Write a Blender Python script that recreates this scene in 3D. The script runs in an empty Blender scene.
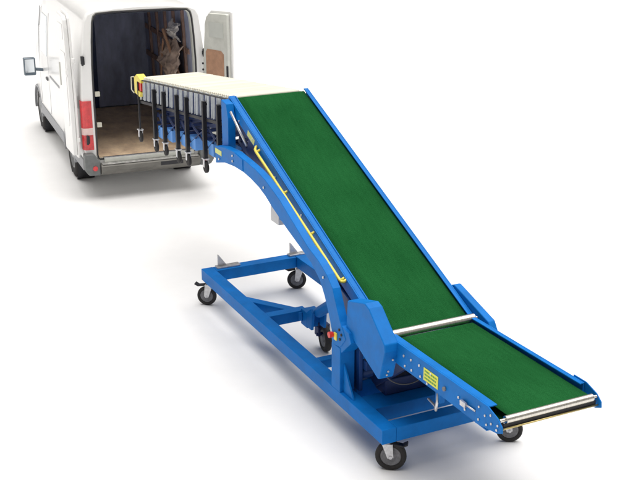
import bpy, bmesh, math, random
from mathutils import Vector, Matrix
random.seed(7)
sc = bpy.context.scene
COL = sc.collection
R = math.radians
V = Vector

# ------------------------------------------------------------------ materials
def mat(name, base, rough=.5, metal=0., noise=0., nscale=20., bump=0., bscale=60., spec=None, stretch=(1, 1, 1), coat=0., dark=None):
    m = bpy.data.materials.new(name); m.use_nodes = True
    nt = m.node_tree; b = nt.nodes['Principled BSDF']
    b.inputs['Base Color'].default_value = (*base, 1)
    b.inputs['Roughness'].default_value = rough
    b.inputs['Metallic'].default_value = metal
    if coat: b.inputs['Coat Weight'].default_value = coat; b.inputs['Coat Roughness'].default_value = .12
    if spec is not None: b.inputs['Specular IOR Level'].default_value = spec
    tc = nt.nodes.new('ShaderNodeTexCoord'); mp = nt.nodes.new('ShaderNodeMapping')
    mp.inputs['Scale'].default_value = stretch
    nt.links.new(tc.outputs['Object'], mp.inputs[0])
    if noise:
        n = nt.nodes.new('ShaderNodeTexNoise'); n.inputs['Scale'].default_value = nscale; n.inputs['Detail'].default_value = 6
        n.inputs['Roughness'].default_value = .65
        nt.links.new(mp.outputs[0], n.inputs['Vector'])
        r = nt.nodes.new('ShaderNodeValToRGB')
        d = dark if dark else tuple(c * (1 - noise) for c in base)
        l = tuple(min(1, c * (1 + noise)) for c in base)
        r.color_ramp.elements[0].position = .3; r.color_ramp.elements[1].position = .7
        r.color_ramp.elements[0].color = (*d, 1); r.color_ramp.elements[1].color = (*l, 1)
        nt.links.new(n.outputs['Fac'], r.inputs[0]); nt.links.new(r.outputs[0], b.inputs['Base Color'])
        rr = nt.nodes.new('ShaderNodeMapRange'); rr.inputs['To Min'].default_value = max(.03, rough - .1); rr.inputs['To Max'].default_value = min(1, rough + .15)
        nt.links.new(n.outputs['Fac'], rr.inputs['Value']); nt.links.new(rr.outputs[0], b.inputs['Roughness'])
    if bump:
        n2 = nt.nodes.new('ShaderNodeTexNoise'); n2.inputs['Scale'].default_value = bscale; n2.inputs['Detail'].default_value = 3
        nt.links.new(mp.outputs[0], n2.inputs['Vector'])
        bp = nt.nodes.new('ShaderNodeBump'); bp.inputs['Strength'].default_value = bump; bp.inputs['Distance'].default_value = .01
        nt.links.new(n2.outputs['Fac'], bp.inputs['Height']); nt.links.new(bp.outputs[0], b.inputs['Normal'])
    return m

def blue_paint():
    m = mat('blue_paint', (.004, .150, .49), .42, noise=.16, nscale=5, bump=.05, bscale=40, spec=.12)
    # sparse scuffs and worn spots in the paint
    nt = m.node_tree; b = nt.nodes['Principled BSDF']; src = b.inputs['Base Color'].links[0].from_socket
    tc = nt.nodes.new('ShaderNodeTexCoord')
    n = nt.nodes.new('ShaderNodeTexNoise'); n.inputs['Scale'].default_value = 9; n.inputs['Detail'].default_value = 8; n.inputs['Roughness'].default_value = .75
    nt.links.new(tc.outputs['Object'], n.inputs['Vector'])
    rp_ = nt.nodes.new('ShaderNodeValToRGB'); rp_.color_ramp.elements[0].position = .66; rp_.color_ramp.elements[1].position = .74
    rp_.color_ramp.elements[1].color = (.45, .45, .45, 1)
    nt.links.new(n.outputs['Fac'], rp_.inputs[0])
    mx = nt.nodes.new('ShaderNodeMix'); mx.data_type = 'RGBA'; mx.inputs['B'].default_value = (.16, .27, .42, 1)
    nt.links.new(rp_.outputs[0], mx.inputs['Factor']); nt.links.new(src, mx.inputs['A']); nt.links.new(mx.outputs['Result'], b.inputs['Base Color'])
    return m
BLUE = blue_paint()
NAVY = mat('navy_paint_and_shade', (.006, .022, .10), .5, noise=.3, nscale=8, bump=.05)  # navy parts, and blue parts below the belts with shade put in
TRAYBLUE = mat('light_blue_paint', (.10, .30, .72), .45, noise=.12, nscale=8)
BLACK = mat('black_paint', (.003, .0035, .008), .55, noise=.3, nscale=15)
STEEL = mat('brushed_steel', (.62, .60, .55), .28, 1., noise=.18, nscale=30, stretch=(1, 6, 1))
ZINC = mat('zinc_plate', (.55, .55, .56), .38, .85, noise=.2, nscale=30)
CREAM = mat('roller_plastic', (.66, .64, .54), .45, noise=.06, nscale=30)
SILVER = mat('lattice_aluminium', (.75, .79, .80), .4, .15, noise=.12, nscale=20)
_nt = CREAM.node_tree; _oi = _nt.nodes.new('ShaderNodeObjectInfo'); _hv = _nt.nodes.new('ShaderNodeHueSaturation'); _mr = _nt.nodes.new('ShaderNodeMapRange')
_mr.inputs['To Min'].default_value = .84; _mr.inputs['To Max'].default_value = 1.06
_nt.links.new(_oi.outputs['Random'], _mr.inputs['Value']); _nt.links.new(_mr.outputs[0], _hv.inputs['Value'])
_pb = _nt.nodes['Principled BSDF']; _nt.links.new(_pb.inputs['Base Color'].links[0].from_socket, _hv.inputs['Color']); _nt.links.new(_hv.outputs[0], _pb.inputs['Base Color'])
RUBBER = mat('black_rubber', (.018, .016, .016), .75, noise=.3, nscale=30, bump=.1)
GREYHUB = mat('grey_hub', (.16, .16, .17), .5, .2, noise=.3, nscale=30)
YELLOW = mat('yellow_paint', (.80, .66, .09), .4, noise=.1, nscale=15)
PALEYEL = mat('pale_yellow_decal', (.62, .66, .22), .5, noise=.12, nscale=40)
RED = mat('red_plastic', (.62, .03, .02), .35)
DECALGREEN = mat('decal_green', (.10, .30, .05), .5)
GREYBOX = mat('light_grey_casing', (.55, .56, .58), .5, noise=.1, nscale=10)
CABLE = mat('grey_cable', (.05, .05, .05), .5)

def belt_mat():
    m = bpy.data.materials.new('green_belt'); m.use_nodes = True; nt = m.node_tree; b = nt.nodes['Principled BSDF']
    tc = nt.nodes.new('ShaderNodeTexCoord')
    def noise(sc_, scale, detail=4):
        mp = nt.nodes.new('ShaderNodeMapping'); mp.inputs['Scale'].default_value = sc_
        n = nt.nodes.new('ShaderNodeTexNoise'); n.inputs['Scale'].default_value = scale; n.inputs['Detail'].default_value = detail
        nt.links.new(tc.outputs['Object'], mp.inputs[0]); nt.links.new(mp.outputs[0], n.inputs['Vector']); return n
    a = noise((.35, 3, .35), 14); c = noise((1, 1, 1), 160, 2); s = noise((1, 1, 1), 2.2, 3)
    w = nt.nodes.new('ShaderNodeTexWave'); w.wave_type = 'BANDS'; w.bands_direction = 'Y'; w.inputs['Scale'].default_value = 26; w.inputs['Distortion'].default_value = 1.5; w.inputs['Detail'].default_value = 2
    nt.links.new(tc.outputs['Object'], w.inputs['Vector'])
    def add(x, y, op='ADD', k=None):
        mm = nt.nodes.new('ShaderNodeMath'); mm.operation = op
        nt.links.new(x, mm.inputs[0])
        if k is None: nt.links.new(y, mm.inputs[1])
        else: mm.inputs[1].default_value = k
        return mm.outputs[0]
    f = add(add(a.outputs['Fac'], None, 'MULTIPLY', .18), add(c.outputs['Fac'], None, 'MULTIPLY', .52))
    f = add(f, add(s.outputs['Fac'], None, 'MULTIPLY', .24)); f = add(f, add(w.outputs['Fac'], None, 'MULTIPLY', .08))
    r = nt.nodes.new('ShaderNodeValToRGB')
    r.color_ramp.elements[0].position = .34; r.color_ramp.elements[0].color = (.004, .052, .012, 1)
    r.color_ramp.elements[1].position = .66; r.color_ramp.elements[1].color = (.014, .106, .030, 1)
    nt.links.new(f, r.inputs[0]); nt.links.new(r.outputs[0], b.inputs['Base Color'])
    b.inputs['Roughness'].default_value = .95; b.inputs['Specular IOR Level'].default_value = .04
    bp = nt.nodes.new('ShaderNodeBump'); bp.inputs['Strength'].default_value = .35; bp.inputs['Distance'].default_value = .004
    nt.links.new(c.outputs['Fac'], bp.inputs['Height']); nt.links.new(bp.outputs[0], b.inputs['Normal'])
    return m
BELT = belt_mat()
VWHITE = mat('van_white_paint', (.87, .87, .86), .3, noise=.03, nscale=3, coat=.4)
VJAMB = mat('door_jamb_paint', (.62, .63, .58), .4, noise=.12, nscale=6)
VTRIM = mat('grey_plastic_trim', (.12, .125, .13), .6, noise=.15, nscale=20)
VRUB = mat('seal_rubber', (.03, .03, .035), .7)
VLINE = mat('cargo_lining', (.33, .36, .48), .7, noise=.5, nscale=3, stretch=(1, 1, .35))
VFLOOR = mat('plywood_floor', (.85, .60, .40), .6, noise=.28, nscale=5, stretch=(.8, 1.2, 1))
VBOARD = mat('hardboard_panel', (.42, .24, .15), .6, noise=.2, nscale=10)
BATTEN = mat('reddish_batten', (.30, .19, .15), .6, noise=.3, nscale=8)
TARP = mat('crumpled_sheet', (.40, .30, .24), .55, noise=.45, nscale=5, bump=.3, bscale=20)
LAMP = mat('red_lens', (.62, .03, .035), .3, noise=.3, nscale=14, coat=.6)
LAMPC = mat('clear_lens', (.75, .55, .52), .15, coat=.5)
GLASS = mat('tinted_glass', (.55, .62, .66), .06, .75)
MIRROR = mat('mirror_shell', (.10, .14, .18), .3, coat=.4)
TREAD = mat('step_tread_metal', (.17, .165, .15), .5, .4, noise=.3, nscale=14, stretch=(1, .3, 1))

# ------------------------------------------------------------------ mesh builder
class MB:
    def __init__(s): s.bm = bmesh.new(); s.mi = 0
    def _f(s, vs):
        try:
            f = s.bm.faces.new(vs); f.material_index = s.mi; return f
        except ValueError: return None
    def hexa(s, p):
        v = [s.bm.verts.new(q) for q in p]
        for q in ((0, 3, 2, 1), (4, 5, 6, 7), (0, 1, 5, 4), (1, 2, 6, 5), (2, 3, 7, 6), (3, 0, 4, 7)): s._f([v[i] for i in q])
        return s
    def box(s, x0, x1, y0, y1, z0, z1):
        return s.hexa([V(q) for q in ((x0, y0, z0), (x1, y0, z0), (x1, y1, z0), (x0, y1, z0), (x0, y0, z1), (x1, y0, z1), (x1, y1, z1), (x0, y1, z1))])
    def beam(s, a, b, w, h, up=(0, 0, 1)):
        a, b = V(a), V(b); d = (b - a).normalized(); up = V(up)
        r = d.cross(up).normalized(); u = r.cross(d).normalized()
        r, u = r * w / 2, u * h / 2
        return s.hexa([a - r - u, b - r - u, b + r - u, a + r - u, a - r + u, b - r + u, b + r + u, a + r + u])
    def prism(s, pts, y0, y1, axis='y'):
        def P(p, t): return V((p[0], t, p[1])) if axis == 'y' else (V((t, p[0], p[1])) if axis == 'x' else V((p[0], p[1], t)))
        a = [s.bm.verts.new(P(p, y0)) for p in pts]; b = [s.bm.verts.new(P(p, y1)) for p in pts]
        n = len(pts)
        s._f(a); s._f(b[::-1])
        for i in range(n): s._f([a[i], b[i], b[(i + 1) % n], a[(i + 1) % n]])
        return s
    def cyl(s, a, b, r, n=20, r2=None, cap=True):
        a, b = V(a), V(b); d = (b - a).normalized(); t = V((0, 0, 1)) if abs(d.z) < .9 else V((1, 0, 0))
        e = d.cross(t).normalized(); g = d.cross(e); r2 = r if r2 is None else r2
        A = [s.bm.verts.new(a + (e * math.cos(k * 2 * math.pi / n) + g * math.sin(k * 2 * math.pi / n)) * r) for k in range(n)]
        B = [s.bm.verts.new(b + (e * math.cos(k * 2 * math.pi / n) + g * math.sin(k * 2 * math.pi / n)) * r2) for k in range(n)]
        for k in range(n):
            f = s._f([A[k], A[(k + 1) % n], B[(k + 1) % n], B[k]])
            if f: f.smooth = True
        if cap: s._f(A[::-1]); s._f(B)
        return s
    def lathe(s, c, axis, prof, n=32):
        c = V(c); d = V(axis).normalized(); t = V((0, 0, 1)) if abs(d.z) < .9 else V((1, 0, 0))
        e = d.cross(t).normalized(); g = d.cross(e); rings = []
        for (h, r) in prof:
            rings.append([s.bm.verts.new(c + d * h + (e * math.cos(k * 2 * math.pi / n) + g * math.sin(k * 2 * math.pi / n)) * max(r, 1e-4)) for k in range(n)])
        for A, B in zip(rings, rings[1:]):
            for k in range(n):
                f = s._f([A[k], A[(k + 1) % n], B[(k + 1) % n], B[k]])
                if f: f.smooth = True
        return s
    def tube(s, pts, r, n=8):
        pts = [V(p) for p in pts]; prev = None; last = None
        for i, p in enumerate(pts):
            d = (pts[min(i + 1, len(pts) - 1)] - pts[max(i - 1, 0)]).normalized()
            if last is None:
                t = V((0, 0, 1)) if abs(d.z) < .9 else V((1, 0, 0)); e = d.cross(t).normalized()
            else: e = (last - d * last.dot(d)).normalized()
            last = e; g = d.cross(e)
            ring = [s.bm.verts.new(p + (e * math.cos(k * 2 * math.pi / n) + g * math.sin(k * 2 * math.pi / n)) * r) for k in range(n)]
            if prev:
                for k in range(n):
                    f = s._f([prev[k], prev[(k + 1) % n], ring[(k + 1) % n], ring[k]])
                    if f: f.smooth = True
            else: s._f(ring[::-1])
            prev = ring
        s._f(prev); return s
    def build(s, name, m, parent=None, bevel=0., origin=None, label=None):
        me = bpy.data.meshes.new(name)
        bmesh.ops.recalc_face_normals(s.bm, faces=s.bm.faces)
        off = V(origin) if origin is not None else V((0, 0, 0))
        if origin is not None: bmesh.ops.translate(s.bm, verts=s.bm.verts, vec=-off)
        s.bm.to_mesh(me); s.bm.free()
        for q in (m if isinstance(m, (list, tuple)) else [m]): me.materials.append(q)
        o = bpy.data.objects.new(name, me); COL.objects.link(o)
        o.location = off
        if parent is not None: o.parent = parent
        if bevel:
            b = o.modifiers.new('bevel', 'BEVEL'); b.width = bevel; b.segments = 2; b.limit_method = 'ANGLE'; b.angle_limit = R(35)
            b.harden_normals = True
        if label: o['label'] = label
        return o

def empty(name, loc=(0, 0, 0), rz=0, label=None, cat=None, group=None):
    o = bpy.data.objects.new(name, None); COL.objects.link(o); o.location = loc; o.rotation_euler = (0, 0, rz); o.empty_display_size = .2
    if label: o['label'] = label
    if cat: o['category'] = cat
    if group: o['group'] = group
    return o

# ------------------------------------------------------------------ dimensions
L, W, ZT, HB = 3.707, 1.124, .376, .12       # chassis
YA, YB = .211, .913                          # belt edges
XT, ZTOP = .487, 2.203                       # belt top end
XB, ZBOT = 3.431, .972                       # belt low end
YI = YB - .055                               # far edge of the infeed belt
XE, ZE = 4.93, 1.01                          # infeed end
VX, VY, VYAW = -3.909, .759, R(175)

# ------------------------------------------------------------------ ground
def ground():
    b = MB(); b.mi = 0
    v = [b.bm.verts.new(q) for q in ((-260, -260, 0), (260, -260, 0), (260, 260, 0), (-260, 260, 0))]; b._f(v)
    g = b.build('ground', mat('white_ground', (.80, .80, .80), .9, noise=.03, nscale=1.2, spec=.1))
    g['kind'] = 'structure'
ground()

# ------------------------------------------------------------------ conveyor machine
M = empty('conveyor_loader', (0, 0, 0), 0, 'blue inclined belt conveyor with green belt on a wheeled rectangular steel chassis', 'conveyor')

# chassis
c = MB(); w = .12; z0, z1 = ZT - HB, ZT
c.box(0, L, 0, w, z0, z1)
c.build('side_beam', BLUE, M, .006)
MB().box(0, L, W - w, W, z0, z1).build('side_beam', BLUE, M, .006)
MB().box(.0, w, w + .001, W - w - .001, z0 + .002, z1 - .002).build('cross_beam', BLUE, M, .006)
MB().box(L - w, L, w + .001, W - w - .001, z0 + .002, z1 - .002).build('cross_beam', BLUE, M, .006)
MB().box(3.14, 3.36, w + .001, W - w - .001, z0 - .02, z1 - .015).build('cross_beam', BLUE, M, .006)
MB().box(2.80, 3.03, w + .03, W - w - .03, z0 + .03, z1 + .06).build('ballast_box', BLUE, M, .008)
MB().box(2.26, 2.34, w + .001, W - w - .001, z0 - .02, z0 + .06).build('cross_beam', BLUE, M, .005)
MB().box(1.31, 1.41, w + .001, .50, z0 + .012, z1 - .004).build('drawbar', BLUE, M, .005)
b = MB(); b.beam((.82, w - .03, z0 + .05), (1.42, .47, z0 + .065), .09, .085); b.build('drawbar', BLUE, M, .005)
b = MB(); b.box(1.40, 1.53, .44, .58, z0 - .015, z1 + .015); b.build('hub_bracket', BLUE, M, .006)
# weld plates inside drawbar hub and clevis
for y in (.44, .565): MB().prism([(1.531, z0), (1.62, z0), (1.64, z1 + .05), (1.60, z1 + .08), (1.531, z1 + .03)], y, y + .025).build('clevis', BLUE, M, .003)
DBLUE = mat('shaded_blue_paint', (.003, .045, .19), .5, noise=.2, nscale=6)  # darkened copy of the blue paint, under-bed shade put into the colour
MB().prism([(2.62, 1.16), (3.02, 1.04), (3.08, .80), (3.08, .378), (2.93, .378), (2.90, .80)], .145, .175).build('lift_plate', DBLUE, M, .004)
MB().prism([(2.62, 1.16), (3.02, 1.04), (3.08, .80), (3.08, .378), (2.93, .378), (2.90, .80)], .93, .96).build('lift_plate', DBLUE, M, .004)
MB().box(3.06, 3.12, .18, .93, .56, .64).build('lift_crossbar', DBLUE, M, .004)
# hydraulic lift cylinder
hc = MB().cyl((1.62, .515, .42), (2.15, .515, .78), .05, 24).build('hydraulic_cylinder', BLUE, M, .004)
MB().cyl((2.15, .515, .78), (2.72, .515, 1.16), .026, 20).build('piston_rod', STEEL, hc)
# centre drawbar wheel
def wheel(parent, cpos, axis, r, wd, name='tyre'):
    a = V(axis).normalized(); h = wd / 2
    t = MB().lathe(cpos, a, [(-h * .7, r * .66), (-h, r * .74), (-h, r * .9), (-h * .75, r * .975), (0, r), (h * .75, r * .975), (h, r * .9), (h, r * .74), (h * .7, r * .66)], 36).build(name, RUBBER, parent)
    b = MB()
    for s in (-1, 1):
        b.lathe(cpos, a * s, [(h * .55, r * .67), (h * .85, r * .64), (h * .55, r * .52), (h * .4, r * .34), (h * 1.0, r * .26), (h * 1.15, r * .16), (h * 1.2, .0)], 28)
    b.lathe(cpos, a, [(-h * .5, r * .67), (h * .5, r * .67)], 28)
    b.build('wheel_rim', GREYHUB, parent)
def caster(parent, x, y, ztop, r, yaw, brake=True, name='caster', wd=None, off=.035):
    a = R(yaw); f = V((math.cos(a), math.sin(a), 0)); ax = V((-math.sin(a), math.cos(a), 0)); wd = wd or r * .42
    cpos = V((x, y, r)) + f * off
    b = MB()
    b.box(x - .05, x + .05, y - .05, y + .05, ztop - .008, ztop - .001)
    b.cyl((x, y, ztop - .008), (x, y, ztop - .032), .034, 20)
    top = ztop - .034
    # fork : bent plate
    for s in (-1, 1):
        o = ax * s * (wd / 2 + .008)
        p = [V((x, y, top)) - f * .035, V((x, y, top)) + f * .045, cpos + f * .022 + V((0, 0, 0)), cpos - f * .022 - V((0, 0, .012))]
        th = ax * s * .005
        b.hexa([p[0] + o, p[1] + o, p[2] + o, p[3] + o, p[0] + o + th, p[1] + o + th, p[2] + o + th, p[3] + o + th])
    b.beam(V((x, y, top)) - f * .036, V((x, y, top)) + f * .046, wd + .025, .008)
    b.cyl(cpos - ax * (wd / 2 + .018), cpos + ax * (wd / 2 + .018), r * .12, 10)
    root = b.build(name, ZINC, parent, .001)
    wheel(root, cpos, ax, r, wd)
    if brake:
        q = V((x, y, top - .004)) + f * .05
        g = MB(); g.beam(q, q + f * .075 + V((0, 0, -.012)), .05, .014); g.beam(q + f * .07 + V((0, 0, -.01)), q + f * .105 + V((0, 0, .010)), .062, .012)
        g.build('brake_pedal', BLACK, root, .003)
    return root
zb = z0
caster(M, .075, .06, zb, .100, 232, True)
caster(M, L - .075, .085, zb, .118, 55, True, off=.03)
caster(M, .07, W - .06, zb, .100, 246, True)
caster(M, L - .03, W - .01, zb, .105, 60, False)
b = MB(); b.box(1.46, 1.54, .55, .575, .14, z0 + .02); b.box(1.46, 1.54, .645, .67, .14, z0 - .025); b.box(1.46, 1.54, .55, .67, z0 - .03, z0 - .012); b.cyl((1.52, .54, .155), (1.52, .68, .155), .015)
dw = b.build('drawbar_wheel', NAVY, M, .003)
wheel(dw, (1.56, .61, .125), (0.15, 1, 0), .125, .06)
# levelling hooks on rear beam
for y in (.17, .97):
    b = MB(); b.prism([(y - .005, z1 - .001), (y + .10, z1 - .001), (y + .005, z1 + .13), (y - .005, z1 + .13)], .02, .045, 'x'); b.box(.015, .09, y - .03, y + .22, z1 - .002, z1 + .016)
    b.build('jack_bracket', ZINC, M, .003)

# support posts and lifting arms, both sides
LOW = [(.50, 1.60), (.72, 1.655), (.97, 1.678), (1.17, 1.678), (1.33, 1.662), (1.5, 1.632), (1.64, 1.59), (1.78, 1.53), (2.05, 1.435), (2.29, 1.36), (2.52, 1.285), (2.68, 1.19), (2.76, 1.09), (2.83, .97), (2.885, .85), (2.89, .74)]
UP = [(3.03, .76), (3.12, .86), (3.03, .97), (2.965, 1.08), (2.90, 1.20), (2.80, 1.28), (2.66, 1.345), (2.47, 1.40), (2.2, 1.52), (1.92, 1.645), (1.64, 1.735), (1.45, 1.772), (1.27, 1.79), (.98, 1.815), (.72, 1.80), (.50, 1.76)]
for (ya_, yb_) in ((.0, .07), (YB - .17, YB - .10)):
    near = ya_ < .5
    off = 0 if near else -.34
    arm = MB().prism(LOW + UP if near else [(x, min(z, 2.203 - .418 * (x - .487) - .33)) for x, z in LOW] + [(x, min(z, 2.203 - .418 * (x - .487) - .2)) for x, z in UP], ya_, yb_).build('lifting_arm', BLUE, M, .006)
    MB().box(2.885, 3.03, 0 if near else W - .13, .13 if near else W, ZT - .002, .752).build('support_post', BLUE, M, .006)
    if not near:
        MB().box(2.885, 3.03, YB - .17, W - .131, .55, .75).build('arm_bracket', BLUE, M, .004)
    pl = MB().prism([(.50, 1.70), (.65, 1.70), (.66, 2.05), (.62, 2.17 if near else 2.0), (.50, 2.19 if near else 2.0)], .071 if near else YB - .169, .145 if near else YB - .101).build('top_post', BLUE, M, .005)
    yy = ya_ - .003 if near else yb_ + .003
    MB().box(.505, .66, min(yy, yy + .002) - .001, max(yy, yy + .002) + .001, 1.70 + off, 1.745 + off).build('decal', PALEYEL, arm)
    for (x, z) in ((.60, 1.66), (.93, 1.72), (.93, 1.77), (1.62, 1.66), (2.75, 1.24)):
        s = -1 if near else 1
        MB().cyl((x, ya_ if near else yb_, z + off), (x, (ya_ if near else yb_) + s * .010, z + off), .011, 8).build('bolt', ZINC, arm)
# lap plate seam on arm
MB().prism([(.975, 1.684), (1.165, 1.684), (1.165, 1.79), (.975, 1.81)], -.006, .001).build('lap_plate', BLUE, M, .002)
# gusset feet on post
MB().prism([(3.031, ZT - .001), (3.20, ZT - .001), (3.031, .62)], .03, .045).build('gusset', BLUE, M, .002)
MB().prism([(3.031, ZT + .1), (3.10, ZT + .1), (3.031, .62)], W - .05, W - .035).build('gusset', BLUE, M, .002)
# control box on post
cb = MB().prism([(2.99, .72), (3.045, .72), (3.20, .86), (3.16, .93), (3.03, .95)], .005, .13).build('control_box', BLUE, M, .005)
MB().prism([(2.945, .80), (2.985, .80), (2.985, .86), (2.945, .86)], -.012, -.001).build('switch_plate', YELLOW, cb, .002)
MB().cyl((2.93, -.010, .835), (2.93, -.048, .835), .022, 20, .025).build('emergency_stop_button', RED, cb, .003)
for (x, z) in ((3.03, .83), (3.055, .875), (3.02, .905)):
    MB().cyl((x, .006, z), (x, -.008, z), .011, 12).build('push_button', BLACK, cb)

# --- inclined bed
d = V((XB - XT, 0, ZBOT - ZTOP)).normalized(); nrm = V((-d.z, 0, d.x)); nrm = nrm if nrm.z > 0 else -nrm
LEN = math.hypot(XB - XT, ZBOT - ZTOP)
def bp(s, n, y): p = V((XT, 0, ZTOP)) + d * s + nrm * n; return (p.x, y, p.z)
def slab(b, s0, s1, n0, n1, y0, y1):
    return b.hexa([V(bp(s0, n0, y0)), V(bp(s1, n0, y0)), V(bp(s1, n0, y1)), V(bp(s0, n0, y1)), V(bp(s0, n1, y0)), V(bp(s1, n1, y0)), V(bp(s1, n1, y1)), V(bp(s0, n1, y1))])
# belt: looped round the two end rollers
def belt_loop(c0, c1, r, y0, y1, name, seg=10):
    """c0,c1 roller centres in the xz plane; outer surface radius r"""
    dd = V((c1[0] - c0[0], 0, c1[1] - c0[1])).normalized(); nn = V((-dd.z, 0, dd.x)); nn = nn if nn.z > 0 else -nn
    A, B = V((c0[0], 0, c0[1])), V((c1[0], 0, c1[1])); path = []
    n = 40
    for i in range(n + 1): path.append(A.lerp(B, i / n) + nn * r)
    for i in range(1, seg): a = math.pi * i / seg; path.append(B + nn * math.cos(a) * r + dd * math.sin(a) * r)
    for i in range(n + 1): path.append(B.lerp(A, i / n) - nn * r)
    for i in range(1, seg): a = math.pi * i / seg; path.append(A - nn * math.cos(a) * r - dd * math.sin(a) * r)
    b = MB(); ys = [y0 + (y1 - y0) * k / 6 for k in range(7)]
    rings = [[b.bm.verts.new((p.x, y, p.z + random.uniform(-.0004, .0004))) for y in ys] for p in path]
    m = len(rings)
    for i in range(m):
        for k in range(6):
            f = b._f([rings[i][k], rings[i][k + 1], rings[(i + 1) % m][k + 1], rings[(i + 1) % m][k]]); f.smooth = True
    o = b.build(name, BELT, M)
    so = o.modifiers.new('thick', 'SOLIDIFY'); so.thickness = .004; so.offset = -1
    return o
P0 = bp(.04, -.045, 0); P1 = bp(LEN - .03, -.045, 0)
belt_loop((P0[0], P0[2]), (P1[0], P1[2]), .045, YA + .004, YB - .004, 'inclined_belt')
for (ya_, yb_, s) in ((YA - .062, YA - .002, -1), (YB + .002, YB + .046, 1)):
    b = MB()
    yo0, yo1 = (ya_, ya_ + .012) if s < 0 else (yb_ - .012, yb_)
    slab(b, .0, LEN - .0, -.088, .012, yo0, yo1)                # web
    slab(b, .0, LEN - .0, .001, .012, ya_ + .012 if s < 0 else ya_, yb_ if s < 0 else yb_ - .012)   # top flange
    rail = b.build('side_rail', BLUE, M, .003)
    b = MB()
    yi = YA - .006 if s < 0 else YB - .004
    slab(b, .02, LEN - .02, .0125, .020, yi, yi + .010); b.build('belt_guide_strip', BLUE, rail, .001)
    b = MB()
    for s0 in (.06, .9, 1.9, 2.9):
        pass
    for k, s0 in enumerate((.12, .30, .62, 1.15, 1.7, 2.25, 2.8, 3.05)):
        y = ya_ if s < 0 else yb_
        MB().cyl(bp(s0, -.035 - .025 * (k % 2), y), bp(s0, -.035 - .025 * (k % 2), y + s * .008), .010, 8).build('bolt', ZINC, rail)
    b = MB(); y = ya_ if s < 0 else yb_
    b = MB(); slab(b, .50, .66, -.075, -.02, min(y + s * .003, y + s * .001), max(y + s * .003, y + s * .001)); b.build('decal', PALEYEL, rail)
# slider pan + under truss, shade put into their navy colour
b = MB(); slab(b, .05, LEN - .1, -.088, -.078 + .0, YA - .0495, YB + .030); b = MB() if False else b
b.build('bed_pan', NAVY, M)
b = MB()
for y in (YA - .02, YB - .01):
    slab(b, .25, LEN - .5, -.33, -.27, y, y + .03)
    for k in range(9):
        s0 = .3 + k * .3
        p, q = bp(s0, -.29, y + .015), bp(s0 + (.15 if k % 2 else .28), -.166, y + .015)
        b.beam(p, q, .022, .03, (0, 1, 0))
for k in range(5):
    s0 = .35 + k * .55
    slab(b, s0, s0 + .06, -.32, -.28, YA + .0105, YB - .0105)
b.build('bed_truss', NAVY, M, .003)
# added dark panel between rail and arm, its colour holding the shade there
b = MB(); slab(b, .5, LEN - .55, -.26, -.090, YA - .045, YA - .03); b.build('shade_skirt', NAVY, M, .003)
b = MB(); slab(b, .5, LEN - .55, -.26, -.090, YB + .03, YB + .045); b.build('shade_skirt', NAVY, M, .003)
# rod and wiring at the top end
b = MB().cyl((.72, .075, 2.12), (.98, .115, 1.86), .011, 10); b.build('tie_rod', ZINC, M)
b = MB()
b.box(.52, .60, .24, .88, 1.62, 1.70); b.box(.52, .60, .24, .88, 1.92, 1.98); b.beam((.6, .20, 2.05), (1.25, .20, 1.72), .02, .05); b.beam((.6, .34, 1.75), (1.3, .34, 1.75), .03, .06); b.beam((.6, .34, 1.95), (1.0, .34, 1.72), .03, .05)
b.beam((.6, .55, 1.66), (1.5, .55, 1.66), .05, .08); b.box(.75, 1.05, .3, .6, 1.72, 1.86)
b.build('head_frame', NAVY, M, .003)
# rollers
r0 = MB().cyl(bp(.04, -.045, YA - .001), bp(.04, -.045, YB + .001), .040, 24).build('end_roller', STEEL, M)
tr = (3.49, 0, 1.012)
tr_ = MB().cyl((tr[0], YA - .035, tr[2]), (tr[0], YB - .01, tr[2]), .036, 28); tr_.cyl((tr[0], YA - .058, tr[2]), (tr[0], YB + .018, tr[2]), .012, 12)
tr_.build('transfer_roller', STEEL, M, .003)
# yellow handrail bar
hr = []
A_, B_ = V((1.156, .118, 1.866)), V((2.812, .118, 1.203))
pts = [A_ + V((-.03, .04, .02)), A_ + V((-.02, .02, .018)), A_ + V((.0, .004, .0)), A_ + V((.03, 0, -.012))] + [A_.lerp(B_, t) for t in (.1, .3, .5, .7, .9, .985)] + [B_ + V((0, .006, 0)), B_ + V((.015, .018, .004)), B_ + V((.02, .04, .02))]
hb = MB().tube(pts, .0125, 10).build('handrail', YELLOW, M)
for t in (.02, .36, .67, .99):
    p = A_.lerp(B_, t); b = MB(); b.cyl(p, p + V((.008, .04, .02)), .011, 10); b.build('rail_clip', YELLOW, hb)

# hinge guards
G = [(3.085, 1.165), (3.36, 1.243), (3.42, 1.225), (3.66, 1.03), (3.668, .975), (3.60, .74), (3.57, .722), (3.065, .93)]
for (ya_, yb_) in ((.03, .146), (YB + .050, YB + .115)):
    near = ya_ < .5
    g = MB().prism(G if near else [(3.0, 1.09), (3.11, 1.14), (3.59, 1.01), (3.64, .94), (3.57, .74), (3.05, .92)], ya_, yb_).build('guard_cover', BLUE, M, .010)
    y = ya_ if near else yb_; s = -1 if near else 1
    for (x, z) in ((3.60, .80), (3.625, .9), (3.57, .77)):
        xx = 3.634 + (z - .86) * .28
        MB().cyl((xx, ya_ + .05 + (z - .77) * .2, z), (xx + .010, ya_ + .05 + (z - .77) * .2, z - .003), .008, 8).build('bolt', ZINC, g)
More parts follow.
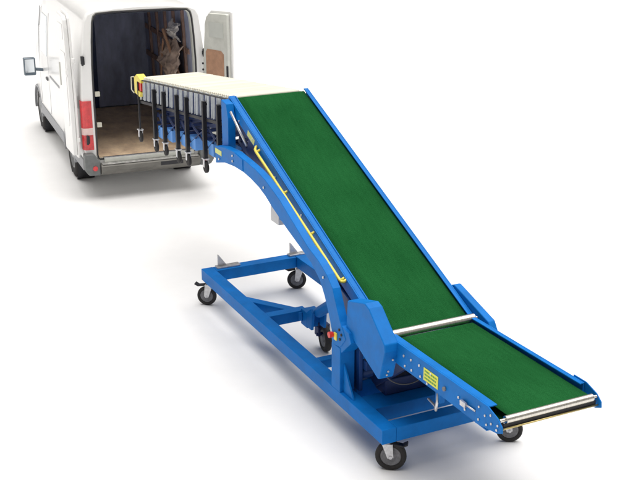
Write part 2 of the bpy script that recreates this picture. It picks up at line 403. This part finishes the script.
# far top rail block beside guard
# --- infeed bed
for (ya_, yb_, s) in ((YA - .075, YA - .004, -1), (YI + .004, YI + .042, 1)):
    b = MB(); yo0, yo1 = (ya_, ya_ + .012) if s < 0 else (yb_ - .012, yb_)
    PF = [(3.50, 1.00 - .02), (4.80, 1.028), (4.80, .90), (3.66, .855), (3.50, .86)]
    b.prism([(3.50, 1.030), (4.80, 1.056), (4.80, .895), (4.62, .888), (3.72, .865), (3.50, .865)], yo0, yo1)
    b.hexa([V((3.50, ya_ + .012 if s < 0 else ya_, 1.020)), V((4.80, ya_ + .012 if s < 0 else ya_, 1.046)), V((4.80, yb_ if s < 0 else yb_ - .012, 1.046)), V((3.50, yb_ if s < 0 else yb_ - .012, 1.020)),
            V((3.50, ya_ + .012 if s < 0 else ya_, 1.030)), V((4.80, ya_ + .012 if s < 0 else ya_, 1.056)), V((4.80, yb_ if s < 0 else yb_ - .012, 1.056)), V((3.50, yb_ if s < 0 else yb_ - .012, 1.030))])
    b.box(3.52, 4.78, (ya_ + .012) if s < 0 else (yb_ - .032), (ya_ + .052) if s < 0 else (yb_ - .012), .868, .880)
    rail = b.build('infeed_rail', BLUE, M, .003)
    y = ya_ if s < 0 else yb_
    for k, (x, z) in enumerate(((3.76, .97), (3.78, .90), (3.86, .98), (3.87, .905), (3.97, .985), (3.99, .91), (4.30, .955), (4.08, .895), (4.47, .97), (4.55, .92), (4.12, .985))):
        MB().cyl((x, y, z), (x, y + s * (.008 if k != 6 else .014), z), .009 if k != 6 else .016, 10).build('bolt', ZINC if k != 6 else GREYHUB, rail)
    # adjustable nose plate
    n = MB().prism([(4.68, 1.062), (4.81, 1.064), (4.92, 1.03), (4.97, .99), (4.975, .95), (4.92, .925), (4.68, .885)], y - .010 if s < 0 else y + .001, y - .001 if s < 0 else y + .010).build('nose_plate', BLUE, M, .003)
    yy = y + s * .010
    for (x, z) in ((4.72, 1.02), (4.72, .93), (4.79, .99), (4.81, .935), (4.85, 1.02), (4.86, .965), (4.93, .985), (4.92, .95)):
        MB().cyl((x, yy, z), (x, yy + s * .007, z), .008, 8).build('bolt', ZINC, n)
    tb = MB(); tb.cyl((4.50, yy, .96), (4.68, yy, .968), .006, 8); tb.box(4.52, 4.58, min(yy, yy + s * .016), max(yy, yy + s * .016), .945, .98)
    tb.build('belt_tensioner', ZINC, n)
    if s < 0:
        lb = MB().hexa([V((4.03, y - .004, .905)), V((4.215, y - .004, .909)), V((4.215, y - .001, .909)), V((4.03, y - .001, .905)), V((4.03, y - .004, .998)), V((4.215, y - .004, 1.002)), V((4.215, y - .001, 1.002)), V((4.03, y - .001, .998))]).build('warning_label', mat('label_yellow', (.72, .72, .06), .4, noise=.1, nscale=50), rail)
        lb['label'] = 'yellow and green sticker on the side rail'
        t = MB()
        for k in range(3):
            x = 4.045
            while x < 4.195:
                l = random.uniform(.008, .03); t.box(x, min(x + l, 4.20), y - .0056, y - .0042, .922 + k * .026, .934 + k * .026); x += l + .006
        t.build('label_print', DECALGREEN, lb)
belt_loop((3.56, .975), (4.89, .990), .034, YA + .006, YI - .006, 'infeed_belt')
MB().box(3.6, 4.82, YA - .05, YI + .028, .925, .935).build('infeed_pan', NAVY, M)
b = MB().cyl((4.925, YA - .03, 1.012), (4.925, YI + .005, 1.012), .026, 28); b.cyl((4.925, YA - .072, 1.012), (4.925, YI + .040, 1.012), .012, 12)
er = b.build('end_roller', STEEL, M, .002)
MB().cyl((4.948, YA - .068, .962), (4.948, YI + .038, .962), .006, 12).build('nose_rod', mat('brass_rod', (.55, .45, .2), .3, .9), M)
MB().box(4.930, 4.940, YA - .05, YI + .028, .962, .992).build('scraper_plate', BLACK, M, .002)
# infeed foot bracket and latch
b = MB(); b.tube([(4.18, YA - .05, .895), (4.2, YA - .07, .80), (4.19, YA - .07, .74), (4.10, YA - .02, .72), (3.98, YA + .0, .715)], .009, 8); b.build('latch_lever', ZINC, M)
b = MB(); b.box(4.16, 4.22, YA - .06, YA - .02, .80, .868); b.build('latch_bracket', BLUE, M, .003)
# pivot link between chassis and infeed
for y in (.28, .80):
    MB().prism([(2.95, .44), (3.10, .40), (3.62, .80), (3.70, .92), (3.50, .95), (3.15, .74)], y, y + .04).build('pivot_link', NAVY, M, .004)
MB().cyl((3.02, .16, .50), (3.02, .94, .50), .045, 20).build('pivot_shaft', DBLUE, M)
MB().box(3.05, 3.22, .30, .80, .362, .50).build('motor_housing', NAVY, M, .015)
# looped cable
MB().tube([(3.62 + .05 * math.cos(a), .24 + .17 * math.cos(a), .83 + .17 * math.sin(a)) for a in [math.pi * (.96 + 1.08 * k / 24) for k in range(25)]], .0045, 8).build('cable', CABLE, M)
# casing under the arm
MB().box(1.45, 1.62, .13, .28, 1.30, 1.48).build('junction_box', GREYBOX, M, .006)
MB().box(1.63, 1.76, .13, .30, 1.36, 1.55).build('box_bracket', BLUE, M, .004)

# ------------------------------------------------------------------ expandable roller conveyor
SL = .1124
def zt(x): return ZTOP + (x - XT) * SL - .005
F = empty('roller_conveyor', (0, 0, 0), 0, 'expandable conveyor with pale rollers and black caster legs behind the green belt', 'roller conveyor')
X0, X1 = -2.36, .43
nr = 54
rp = None
for k in range(nr):
    x = X0 + .03 + (X1 - X0 - .05) * k / (nr - 1)
    if rp is None:
        b = MB().cyl((0, YA + .012, 0), (0, YB - .012, 0), .0205, 16); b.cyl((0, YA - .006, 0), (0, YB + .006, 0), .006, 8)
        rp = b.build('roller', CREAM, F, .002); o = rp
    else:
        o = rp.copy(); COL.objects.link(o); o.parent = F
    o.location = (x, 0, zt(x) - .0205 + random.uniform(-.001, .001))
for y, s in ((YA, -1), (YB, 1)):
    b = MB(); n = 36
    for k in range(n):
        x = X0 + .02 + (X1 - X0 - .08) * k / (n - 1); t = zt(x)
        yy = y + s * (.004 if k % 2 else .013)
        lean = .006
        b.beam((x - lean, yy, t - .26), (x + lean, yy, t - .015), .005, .020, (0, 1, 0))
    for zz in (-.135,):
        pass
    b.build('scissor_lattice', SILVER, F)
    bb = MB(); bb.hexa([V(q) for q in ((X0 + .05, y - s * .014 - .003, zt(X0) - .26), (X1 - .05, y - s * .014 - .003, zt(X1) - .26), (X1 - .05, y - s * .014 + .003, zt(X1) - .26), (X0 + .05, y - s * .014 + .003, zt(X0) - .26), (X0 + .05, y - s * .014 - .003, zt(X0) - .055), (X1 - .05, y - s * .014 - .003, zt(X1) - .055), (X1 - .05, y - s * .014 + .003, zt(X1) - .055), (X0 + .05, y - s * .014 + .003, zt(X0) - .055))]); bb.build('dark_gap_strip', NAVY, F)  # added dark strip, stands in for the darkness in the lattice gaps
    # upper bead strip: axle nuts
    b = MB()
    b.beam((X0, y + s * .024, zt(X0) - .03), (X1, y + s * .024, zt(X1) - .03), .006, .014)
    b.beam((X0, y + s * .02, zt(X0) - .285), (X1, y + s * .02, zt(X1) - .285), .010, .03)
    b.build('side_strip', BLACK, F)
# leg frames
legs = [(-2.36, 1.20, True), (-1.80, 1.215, True), (-1.47, 1.25, True), (-1.05, 1.275, True), (-.75, 1.315, True), (-.24, 1.37, True), (.15, 1.55, False)]
for i, (x, zb_, cst) in enumerate(legs):
    lw = .020 if i == 0 else .040
    top = zt(x) - (.10 if i else .05)
    for y, s in ((YA - .035, -1), (YB + .035, 1)):
        b = MB(); b.box(x - lw / 2, x + lw / 2, y - lw / 2, y + lw / 2, zb_ + (.07 if cst else 0), top)
        b.beam((x, y, top - .03), (x, y - s * .05, top - .03), .02, .02)
        lg = b.build('leg', BLACK, F, .003)
        if cst:
            f = MB(); f.box(x - .03, x + .03, y - .03, y + .03, zb_ + .062, zb_ + .072)
            for q in (-1, 1): f.box(x - .018, x + .022, y + q * .019 - .003, y + q * .019 + .003, zb_ - .018, zb_ + .062)
            f.build('caster_fork', ZINC, lg)
            MB().lathe((x + .008, y, zb_ - .015), (0, 1, 0), [(-.013, .012), (-.015, .045), (-.011, .062), (.011, .062), (.015, .045), (.013, .012)], 24).build('caster_wheel', RUBBER, lg)
    if i:
        b = MB()
        for dz in (.30, .38, .46): b.box(x - .015, x + .015, YA - .018, YB + .018, zt(x) - dz - .03, zt(x) - dz)
        b.build('leg_crossbar', NAVY, F, .002)
        MB().box(x + .026, x + .16, YA - .01, YA + .22, zt(x) - .63, zt(x) - .50).build('blue_tray', TRAYBLUE, F, .006)
for (xa, za, _), (xb, zb2, _) in zip(legs[1:], legs[2:]):
    for s0, s1 in ((.34, .56), (.56, .34)):
        MB().beam((xa, YA + .0, zt(xa) - s0 - .02), (xb, YA + .0, zt(xb) - s1 - .02), .006, .022, (0, 1, 0)).build('cross_brace', NAVY, F)
# cantilever boom (part of the loader)
b = MB()
for y in (.36, .72):
    b.beam((-1.95, y, zt(-1.95) - .36), (.52, y, zt(.52) - .36), .05, .10)
    b.beam((-1.5, y, zt(-1.5) - .50), (.60, y, zt(.6) - .54), .04, .08)
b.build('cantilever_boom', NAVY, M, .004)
b = MB(); b.beam((-.2, YA + .03, 1.50), (.56, YA + .02, 1.56), .03, .07); b.build('boom_foot', mat('grey_painted_steel', (.35, .34, .33), .5, noise=.25, nscale=20), M, .003)
# yellow end stop with handle
ys = MB().prism([(X0 - .13, zt(X0) - .02), (X0 - .03, zt(X0) + .03), (X0 + .12, zt(X0) - .01), (X0 + .12, zt(X0) - .05), (X0 - .02, zt(X0) - .05), (X0 - .02, zt(X0) - .15), (X0 + .10, zt(X0) - .16), (X0 + .05, zt(X0) - .22), (X0 - .13, zt(X0) - .20)], YA - .04, YA + .05).build('end_stop', YELLOW, F, .004)
MB().box(X0 - .02, X0 + .09, YA - .03, YA + .04, zt(X0) - .148, zt(X0) - .052).build('red_block', RED, ys)
MB().tube([(X0 - .10, YA - .05, zt(X0) - .01), (X0 - .20, YA - .05, zt(X0) - .03), (X0 - .21, YA - .05, zt(X0) - .18), (X0 - .12, YA - .05, zt(X0) - .20)], .007, 8).build('grab_handle', CREAM, ys)
MB().box(X0 - .03, X0 + .0, YA + .06, YB, zt(X0) - .2, zt(X0) - .04).build('end_plate', VTRIM, F, .003)

# ------------------------------------------------------------------ van
T = empty('delivery_van', (VX, VY, 0), VYAW, 'white panel van seen from behind with its rear doors open and dark load space', 'van')
HW = .845
def sect(u):
    """half outline (v,z) from bottom to roof centre at distance u from the rear"""
    prof = [(HW - .10, .33), (HW - .02, .36), (HW, .50), (HW, .85), (HW, 1.15), (HW - .004, 1.35), (HW - .03, 1.75), (HW - .065, 2.05), (HW - .10, 2.30), (HW - .14, 2.39), (HW - .24, 2.435), (HW - .5, 2.455), (0, 2.47)]
    if u < .0: return prof
    top = 2.47
    if u > 3.35: top = 2.47 - (u - 3.35) * (1.15 / .75) if u < 4.1 else 1.32 - (u - 4.1) * .38
    top = max(top, .85)
    wk = 1.0 if u < 4.0 else 1 - (u - 4.0) ** 2 * .22
    out = []
    for v, z in prof:
        if z > top * .93: z = top * .93 + (z - top * .93) / (2.47 - top * .93 + 1e-6) * (top - top * .93)
        out.append((v * wk, z))
    return out
b = MB()
us = [.0, .03, .10, .35, .7, 1.0, 1.4, 1.9, 2.4, 2.9, 3.35, 3.55, 3.75, 3.95, 4.1, 4.35, 4.6, 4.78, 4.80]
rings = []
for u in us:
    half = sect(u); shr = .018 if u == 0 else (.004 if u == .03 else 0)
    pr = [(v - shr if v > .01 else v, z - (shr if z > 1 else -shr * .3)) for v, z in half]
    full = pr + [(-v, z) for v, z in pr[-2::-1]]
    rings.append([b.bm.verts.new((u, v, z)) for v, z in full])
n = len(rings[0])
for A, B in zip(rings, rings[1:]):
    for k in range(n - 1):
        f = b._f([A[k], A[k + 1], B[k + 1], B[k]]); f.smooth = True
    f = b._f([A[n - 1], A[0], B[0], B[n - 1]])
b._f(rings[-1])
# rear frame with opening
OW, OZ0, OZ1 = .665, .54, 2.375
def opening(u, ins=0.):
    pr = [(OW - .03, OZ0), (OW - .012, OZ0 + .01), (OW, OZ0 + .06), (OW, .85), (OW, 1.15), (OW, 1.35), (OW - .006, 1.75), (OW - .02, 2.05), (OW - .04, 2.27), (OW - .06, 2.34), (OW - .10, 2.375), (OW - .3, 2.388), (0, 2.39)]
    pr = [(v - ins if v > .01 else 0, z + (ins if z < .7 else (-ins if z > 2.2 else 0))) for v, z in pr]
    return pr + [(-v, z) for v, z in pr[-2::-1]]
o1 = [b.bm.verts.new((-.0, v, z)) for v, z in opening(0, -.028)]
o2 = [b.bm.verts.new((.05, v, z)) for v, z in opening(0, 0)]
o3 = [b.bm.verts.new((.12, v, z)) for v, z in opening(0, 0.0)]
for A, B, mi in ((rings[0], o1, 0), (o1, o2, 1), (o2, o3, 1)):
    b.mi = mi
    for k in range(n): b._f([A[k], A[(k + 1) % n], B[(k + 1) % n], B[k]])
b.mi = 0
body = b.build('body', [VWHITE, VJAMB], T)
# wheel arches cut out of the shell
cuts = []
for u in (1.2, 4.12):
    for s in (-1, 1):
        k = MB().cyl((u, s * (HW - .27), .335), (u, s * (HW + .2), .335), .385, 40).build('cutter', VTRIM, T); cuts.append(k)
        md = body.modifiers.new('cut', 'BOOLEAN'); md.object = k; md.operation = 'DIFFERENCE'; md.solver = 'FAST'
bpy.context.view_layer.update()
dg = bpy.context.evaluated_depsgraph_get()
me2 = bpy.data.meshes.new_from_object(body.evaluated_get(dg)); 
body.modifiers.clear(); body.data = me2
for k in cuts: bpy.data.objects.remove(k)
# wheels
def vwheel(u, s):
    root = MB().lathe((u, s * (HW - .12), .325), (0, s, 0), [(-.09, .19), (-.10, .25), (-.09, .305), (-.05, .325), (.05, .325), (.09, .305), (.105, .25), (.09, .2)], 40).build('wheel', RUBBER, T)
    MB().lathe((u, s * (HW - .12), .325), (0, s, 0), [(.085, .21), (.095, .195), (.06, .18), (.035, .12), (.05, .07), (.09, .06), (.09, 0)], 32).build('wheel_rim', mat('wheel_steel', (.42, .43, .44), .4, .7, noise=.1) if 'wheel_steel' not in bpy.data.materials else bpy.data.materials['wheel_steel'], root)
    MB().lathe((u, s * (HW - .12), .325), (0, s, 0), [(-.07, .0), (-.07, .19)], 24).build('brake_disc', VRUB, root)
for u in (1.2, 4.12):
    for s in (1, -1): vwheel(u, s)
    for s in (1, -1):
        b = MB(); N = 20
        for k in range(N):
            a0, a1 = math.pi * (-.03 + 1.06 * k / N), math.pi * (-.03 + 1.06 * (k + 1) / N)
            P = lambda a, r, y: V((u + math.cos(a) * r, y, .335 + math.sin(a) * r))
            y0, y1 = s * (HW - .03), s * (HW + .008)
            b.hexa([P(a0, .37, y0), P(a1, .37, y0), P(a1, .37, y1), P(a0, .37, y1), P(a0, .405, y0), P(a1, .405, y0), P(a1, .405, y1), P(a0, .405, y1)])
        b.build('wheel_arch_trim', VTRIM if u > 9 else mat('arch_grey', (.33, .34, .36), .5), T)
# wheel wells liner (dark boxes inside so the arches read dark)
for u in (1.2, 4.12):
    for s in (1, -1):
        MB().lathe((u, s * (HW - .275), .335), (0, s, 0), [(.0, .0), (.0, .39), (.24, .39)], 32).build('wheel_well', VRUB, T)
for s in (1, -1):
    g = MB(); g.box(1.62, 3.70, s * HW - .004 if s > 0 else s * HW - .012, s * HW + .012 if s > 0 else s * HW + .004, .37, .52); g.build('sill_moulding', bpy.data.materials['arch_grey'], T, .006)
    g = MB(); g.box(.10, .78, s * HW - .004 if s > 0 else s * HW - .012, s * HW + .012 if s > 0 else s * HW + .004, .37, .52); g.build('sill_moulding', bpy.data.materials['arch_grey'], T, .006)
# cargo interior (open box)
b = MB()
x1 = 2.9; hw = OW + .06; v = [b.bm.verts.new(q) for q in ((.122, hw, .56), (.122, -hw, .56), (.122, -hw + .07, 2.36), (.122, hw - .07, 2.36), (x1, hw, .56), (x1, -hw, .56), (x1, -hw + .07, 2.36), (x1, hw - .07, 2.36))]
for q in ((0, 3, 7, 4), (1, 5, 6, 2), (2, 6, 7, 3), (4, 7, 6, 5)): b._f([v[i] for i in q])
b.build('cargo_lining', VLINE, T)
MB().box(.04, x1, -hw, hw, .50, .548).build('cargo_floor', VFLOOR, T)
# ribs on side walls
for k, u in enumerate((.45, .95, 1.45, 1.95, 2.45)):
    for s in (-1, 1):
        b = MB(); b.hexa([V((u, s * (hw - .0), .56)), V((u + .06, s * hw, .56)), V((u + .06, s * (hw - .035), .56)), V((u, s * (hw - .035), .56)), V((u, s * (hw - .07), 2.35)), V((u + .06, s * (hw - .07), 2.35)), V((u + .06, s * (hw - .105), 2.35)), V((u, s * (hw - .105), 2.35))])
        b.build('wall_rib', BATTEN if s < 0 else NAVY, T, .004)
for z in (1.35, 1.75):
    MB().box(.3, 2.8, -hw + .04, -hw + .07, z, z + .07).build('wall_batten', BATTEN, T, .004)
# bulkhead with window
MB().box(x1 - .06, x1 - .031, .1, .16, .56, 2.2).build('bulkhead_rail', NAVY, T, .003)
# seal
b = MB(); pr = opening(0, -.012)
for A, B in zip(pr, pr[1:] + pr[:1]):
    b.beam((-.002, A[0], A[1]), (-.002, B[0], B[1]), .016, .014, (1, 0, 0))
b.build('door_seal', VRUB, T)
# bumper and step
b = MB(); b.prism([(-.10, .35), (-.13, .39), (-.13, .45), (-.10, .475), (.02, .475), (.02, .33), (-.07, .33)], -.66, .66)
bm_ = b.build('rear_step', TREAD, T, .006)
MB().box(-.115, -.02, -.64, .64, .476, .482).build('step_tread', mat('tread_pale', (.5, .5, .48), .45, .4, noise=.4, nscale=20), bm_)
MB().box(-.134, -.131, -.42, -.12, .40, .45).build('number_plate_lamp', VRUB, bm_)
MB().box(-.03, .015, -.60, .60, .484, .538).build('door_sill', VJAMB, T, .004)
MB().box(-.016, .05, -.6, .6, .5385, .546).build('sill_strip', ZINC, T, .002)
for s in (1, -1):
    g = MB().prism([(s * .662, .33), (s * (HW - .03), .335), (s * (HW + .015), .40), (s * (HW + .015), .62), (s * (HW - .11), .62), (s * .70, .56), (s * .662, .52)], -.09, .06, 'x').build('bumper_corner', mat('bumper_grey', (.16, .17, .17), .55, noise=.15) if 'bumper_grey' not in bpy.data.materials else bpy.data.materials['bumper_grey'], T, .02)
    MB().cyl((-.09, s * .735, .43), (-.105, s * .735, .43), .032, 20).build('reflector', LAMP, g, .003)
    # tail lamp wraps the corner
    lp = MB()
    pts = [(-.014, s * (HW - .125)), (-.022, s * (HW - .06)), (-.012, s * (HW - .012)), (.03, s * (HW + .010)), (.10, s * (HW + .012)), (.10, s * (HW - .02)), (.01, s * (HW - .13))]
    lp.prism(pts, .66, 1.30, 'z')
    l = lp.build('tail_lamp', LAMP, T, .006)
    pts2 = [(p[0] - .002 * (1 if p[0] < .02 else 0), p[1] + s * (.002 if abs(p[1]) > HW - .03 else 0)) for p in pts]
    MB().prism([(q[0] - .001, q[1]) for q in pts2], .86, .95, 'z').build('reversing_lens', LAMPC, l, .003)
    # door hinges on body corner
    for z in (.80, 1.82):
        h = MB(); h.box(-.035, .03, s * (HW - .055) - .02, s * (HW - .055) + .02, z - .05, z + .05); h.cyl((-.04, s * (HW - .045), z - .06), (-.04, s * (HW - .045), z + .06), .014, 12); h.build('door_hinge', VRUB, T, .003)
# latch strikers
for (v_, z) in ((.60, 1.38), (.60, .98)):
    MB().box(-.012, .03, v_, v_ + .06, z - .03, z + .03).build('striker_plate', CREAM, T, .003)
# rear doors
def rear_door(s, ang, hx, hv, plain=False):
    """s=+1 left. Built in a frame whose x runs from the hinge to the free edge, y = outward skin"""
    Wd = .57
    D = bpy.data.objects.new('rear_door', None)
    b = MB()
    z0_, z1_ = .55, 2.40
    # outline in (x,z): slight lean in at top on hinge side, rounded corners
    out = [(0, z0_ + .04), (.04, z0_), (Wd - .02, z0_), (Wd, z0_ + .02), (Wd, z1_ - .01), (Wd - .03, z1_), (.19, z1_ - .015), (.12, z1_ - .07), (.085, z1_ - .18), (.03, 1.6), (0, 1.25)]
    b.prism(out, 0, .028)
    inn = [(.03, z0_ + .07), (.06, z0_ + .03), (Wd - .05, z0_ + .03), (Wd - .03, z0_ + .05), (Wd - .03, z1_ - .04), (Wd - .05, z1_ - .03), (.21, z1_ - .045), (.15, z1_ - .09), (.115, z1_ - .19), (.06, 1.6), (.03, 1.25)]
    b2 = MB(); b2.prism(inn, -.055, -.0005)
    door = b.build('rear_door', VWHITE, T, .006)
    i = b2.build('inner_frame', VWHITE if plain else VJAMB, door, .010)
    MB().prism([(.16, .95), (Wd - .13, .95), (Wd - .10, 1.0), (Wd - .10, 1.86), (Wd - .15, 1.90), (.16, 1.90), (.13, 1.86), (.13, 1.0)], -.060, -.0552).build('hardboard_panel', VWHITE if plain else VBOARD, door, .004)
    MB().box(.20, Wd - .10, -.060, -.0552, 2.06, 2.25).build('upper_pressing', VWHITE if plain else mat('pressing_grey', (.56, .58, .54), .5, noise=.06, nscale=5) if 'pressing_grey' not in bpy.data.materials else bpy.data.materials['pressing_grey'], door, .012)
    MB().box(Wd - .05, Wd - .02, -.068, -.055, 1.42, 1.72).build('lock_strip', VJAMB if plain else VRUB, door, .003)
    for z in (1.70, 1.62): MB().cyl((.07, -.055, z), (.07, -.066, z), .014, 10).build('bolt', VWHITE if plain else VRUB, door)
    MB().box(Wd - .11, Wd - .05, .028, .045, 1.10, 1.26).build('door_handle', VTRIM, door, .004)
    for z in (.80, 1.82): MB().box(-.02, .10, .006, .034, z - .025, z + .025).build('hinge_arm', VWHITE if plain else VRUB, door, .003)
    # place: hinge axis vertical at (hx, hv)
    m = Matrix.Translation(V((hx, hv, 0))) @ Matrix.Rotation(ang, 4, 'Z') @ (Matrix.Diagonal((1, s, 1, 1)))
    door.matrix_local = m
    bpy.data.objects.remove(D)
    return door
RDA = R(206)
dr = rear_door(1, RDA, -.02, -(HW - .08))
dr['label'] = 'rear door swung out, brown hardboard panel on its inner face'
dl = rear_door(-1, R(0) + R(1.5), .03, HW + .075, True)
dl['label'] = 'rear door folded flat against the van side'
# side doors lines, windows, mirror
def strip(b, u0, u1, z0_, z1_, s=1, out=.003):
    y = s * HW
    # follow body side lean
    def yy(z):
        pr = [(HW, 1.15), (HW - .004, 1.35), (HW - .03, 1.75), (HW - .065, 2.05), (HW - .115, 2.28)]
        if z <= 1.15: return HW
        for (a, za), (c_, zc) in zip(pr, pr[1:]):
            if z <= zc: return a + (c_ - a) * (z - za) / (zc - za)
        return pr[-1][0]
    a, c_ = yy(z0_), yy(z1_)
    b.hexa([V((u0, s * (a - .01), z0_)), V((u1, s * (a - .01), z0_)), V((u1, s * (a + out), z0_)), V((u0, s * (a + out), z0_)), V((u0, s * (c_ - .01), z1_)), V((u1, s * (c_ - .01), z1_)), V((u1, s * (c_ + out), z1_)), V((u0, s * (c_ + out), z1_))])
SEAM = mat('panel_seam', (.35, .36, .38), .6)
for s in (1, -1):
    b = MB()
    for u in (2.72, 3.62):
        strip(b, u, u + .012, .55, 1.35, s); strip(b, u, u + .012, 1.351, 1.75, s); strip(b, u, u + .012, 1.751, 2.05, s)
    b.build('door_seam', SEAM, T)
    b = MB(); strip(b, 1.75, 2.6, 1.13, 1.16, s, .006); b.build('slide_track', SEAM, T)
    b = MB(); strip(b, 2.84, 3.50, 1.40, 1.75, s, .006); strip(b, 2.86, 3.42, 1.7505, 1.98, s, .006); b.build('cab_window', GLASS, T)
    hd = MB().box(2.80, 2.95, s * HW - .02, s * HW + .02, 1.04, 1.08).build('side_handle', VTRIM, T, .006)
    mi = MB(); mi.box(3.25, 3.36, s * (HW + .20) - .09, s * (HW + .20) + .09, 1.05, 1.32); mi.beam((3.29, s * (HW - .01), 1.12), (3.30, s * (HW + .13), 1.14), .04, .05)
    mo = mi.build('wing_mirror', MIRROR, T, .02)
    MB().box(3.244, 3.249, s * (HW + .20) - .065, s * (HW + .20) + .07, 1.10, 1.30).build('mirror_glass', mat('mirror_glass', (.8, .85, .9), .05, 1) if 'mirror_glass' not in bpy.data.materials else bpy.data.materials['mirror_glass'], mo)
    MB().cyl((4.9 - .12, s * .62, .80), (4.9 - .0, s * .62, .78), .09, 20).build('headlight', LAMPC, T, .01)
b = MB(); b.hexa([V((3.47, .62, 2.28)), V((3.47, -.62, 2.28)), V((4.02, -.66, 1.45)), V((4.02, .66, 1.45)), V((3.485, .62, 2.29)), V((3.485, -.62, 2.29)), V((4.04, -.66, 1.46)), V((4.04, .66, 1.46))]); b.build('windscreen', GLASS, T)

# cargo: crumpled sheet bundle against the right wall
def vanp(u, v, z):
    q = Matrix.Rotation(VYAW, 4, 'Z') @ V((u, v, z)); return V((q.x + VX, q.y + VY, z))
def drape(name, u0, u1, z0_, z1_, m, label, cat, seed, amp=.05):
    from mathutils import noise as nz
    b = MB(); nu, nv = 46, 56; g = []
    for i in range(nu + 1):
        row = []
        for k in range(nv + 1):
            a, c_ = i / nu, k / nv
            e = nz.noise(V((a * 4, seed, 0))) * .22 * (1 if c_ < .5 else -1) * abs(c_ - .5) * 2
            e2 = nz.noise(V((seed, c_ * 4, 3))) * .25 * (a - .5)
            u = u0 + (u1 - u0) * (a + e2); z = z0_ + (z1_ - z0_) * (c_ + e)
            p = V((a * 3.2 + c_, c_ * 3.5, seed))
            d_ = abs(nz.noise(p)) * 1.0 + abs(nz.noise(p * 2.3)) * .55 + abs(nz.noise(p * 5)) * .22
            wall = -(OW + .06) + .07 * (z - .56) / 1.8 + .045
            row.append(b.bm.verts.new((u, wall + .02 + amp * (1.3 - d_) * 1.6 * (.35 + math.sin(math.pi * c_)), z)))
        g.append(row)
    for i in range(nu):
        for k in range(nv):
            f = b._f([g[i][k], g[i + 1][k], g[i + 1][k + 1], g[i][k + 1]])
            if f: f.smooth = True
    o = b.build(name, m); so_ = o.modifiers.new('thick', 'SOLIDIFY'); so_.thickness = .004
    o.location = (VX, VY, 0); o.rotation_euler = (0, 0, VYAW); o['label'] = label; o['category'] = cat
drape('dust_sheet', .25, 1.25, 1.15, 1.86, TARP, 'wide crumpled brown sheet hanging on the right wall inside the van', 'sheet', 3.3, .07)
drape('packing_sheet', .35, .80, 1.92, 2.14, mat('pale_wrap', (.50, .47, .45), .5, noise=.35, nscale=10), 'small pale crumpled sheet tucked above the brown one inside the van', 'sheet', 8.1, .05)
for (a_, b_, lb) in (((.30, -.58, 1.30), (.85, -.46, 2.02), 'narrow timber board leaning in front of the crumpled brown sheets in the van'), ((1.5, -.56, 1.25), (.95, -.48, 1.86), 'narrow timber board deeper in the van, crossing behind the heap of sheets')):
    a1, a2 = vanp(*a_), vanp(*b_); q = MB(); q.beam(a1, a2, .02, .045)
    q = q.build('timber_board', VBOARD, None, .003, origin=tuple(a1)); q['label'] = lb; q['category'] = 'board'; q['group'] = 'timber boards in the van'

# ------------------------------------------------------------------ camera
cam = bpy.data.cameras.new('camera'); co = bpy.data.objects.new('camera', cam); COL.objects.link(co)
cx, cy, cz, yaw, pit, f, roll = 10.0895, -3.6711, 4.4317, 2.6846, .3381, 1137.4, -.0012
fw = V((math.cos(pit) * math.cos(yaw), math.cos(pit) * math.sin(yaw), -math.sin(pit)))
r_ = V((math.sin(yaw), -math.cos(yaw), 0)); u_ = r_.cross(fw)
r2 = r_ * math.cos(roll) + u_ * math.sin(roll); u2 = u_ * math.cos(roll) - r_ * math.sin(roll)
co.matrix_world = Matrix(((r2.x, u2.x, -fw.x, cx), (r2.y, u2.y, -fw.y, cy), (r2.z, u2.z, -fw.z, cz), (0, 0, 0, 1)))
cam.sensor_width = 36; cam.sensor_fit = 'HORIZONTAL'; cam.lens = f / 633 * 36; cam.clip_end = 2000; cam.clip_start = .1
sc.camera = co

# ------------------------------------------------------------------ light
EL, AZ = R(83.5), R(120)       # sun comes from -X,+Y side, high
sd = V((math.cos(EL) * math.cos(AZ), math.cos(EL) * math.sin(AZ), math.sin(EL)))
wd_ = bpy.data.worlds.new('World'); sc.world = wd_; wd_.use_nodes = True; nt = wd_.node_tree
sky = nt.nodes.new('ShaderNodeTexSky'); sky.sky_type = 'NISHITA'; sky.sun_disc = False
sky.sun_elevation = EL; sky.sun_rotation = math.atan2(sd.x, sd.y); sky.air_density = 1.; sky.dust_density = 4; sky.ozone_density = 1.
hs = nt.nodes.new('ShaderNodeHueSaturation'); hs.inputs['Saturation'].default_value = .0
bg = nt.nodes['Background']; bg.inputs['Strength'].default_value = .065
tm = nt.nodes.new('ShaderNodeMix'); tm.data_type = 'RGBA'; tm.blend_type = 'MULTIPLY'; tm.inputs['Factor'].default_value = 1; tm.inputs['B'].default_value = (1, .965, .92, 1)
nt.links.new(sky.outputs[0], hs.inputs['Color']); nt.links.new(hs.outputs[0], tm.inputs['A']); nt.links.new(tm.outputs['Result'], bg.inputs['Color'])
sl = bpy.data.lights.new('sun', 'SUN'); sl.energy = 2.9; sl.angle = R(75); sl.color = (1, .975, .95)
so = bpy.data.objects.new('sun', sl); COL.objects.link(so)
so.rotation_euler = (-sd).to_track_quat('-Z', 'Y').to_euler()
sc.view_settings.view_transform = 'Standard'; sc.view_settings.look = 'None'; sc.view_settings.gamma = 1
sc.view_settings.exposure = .42
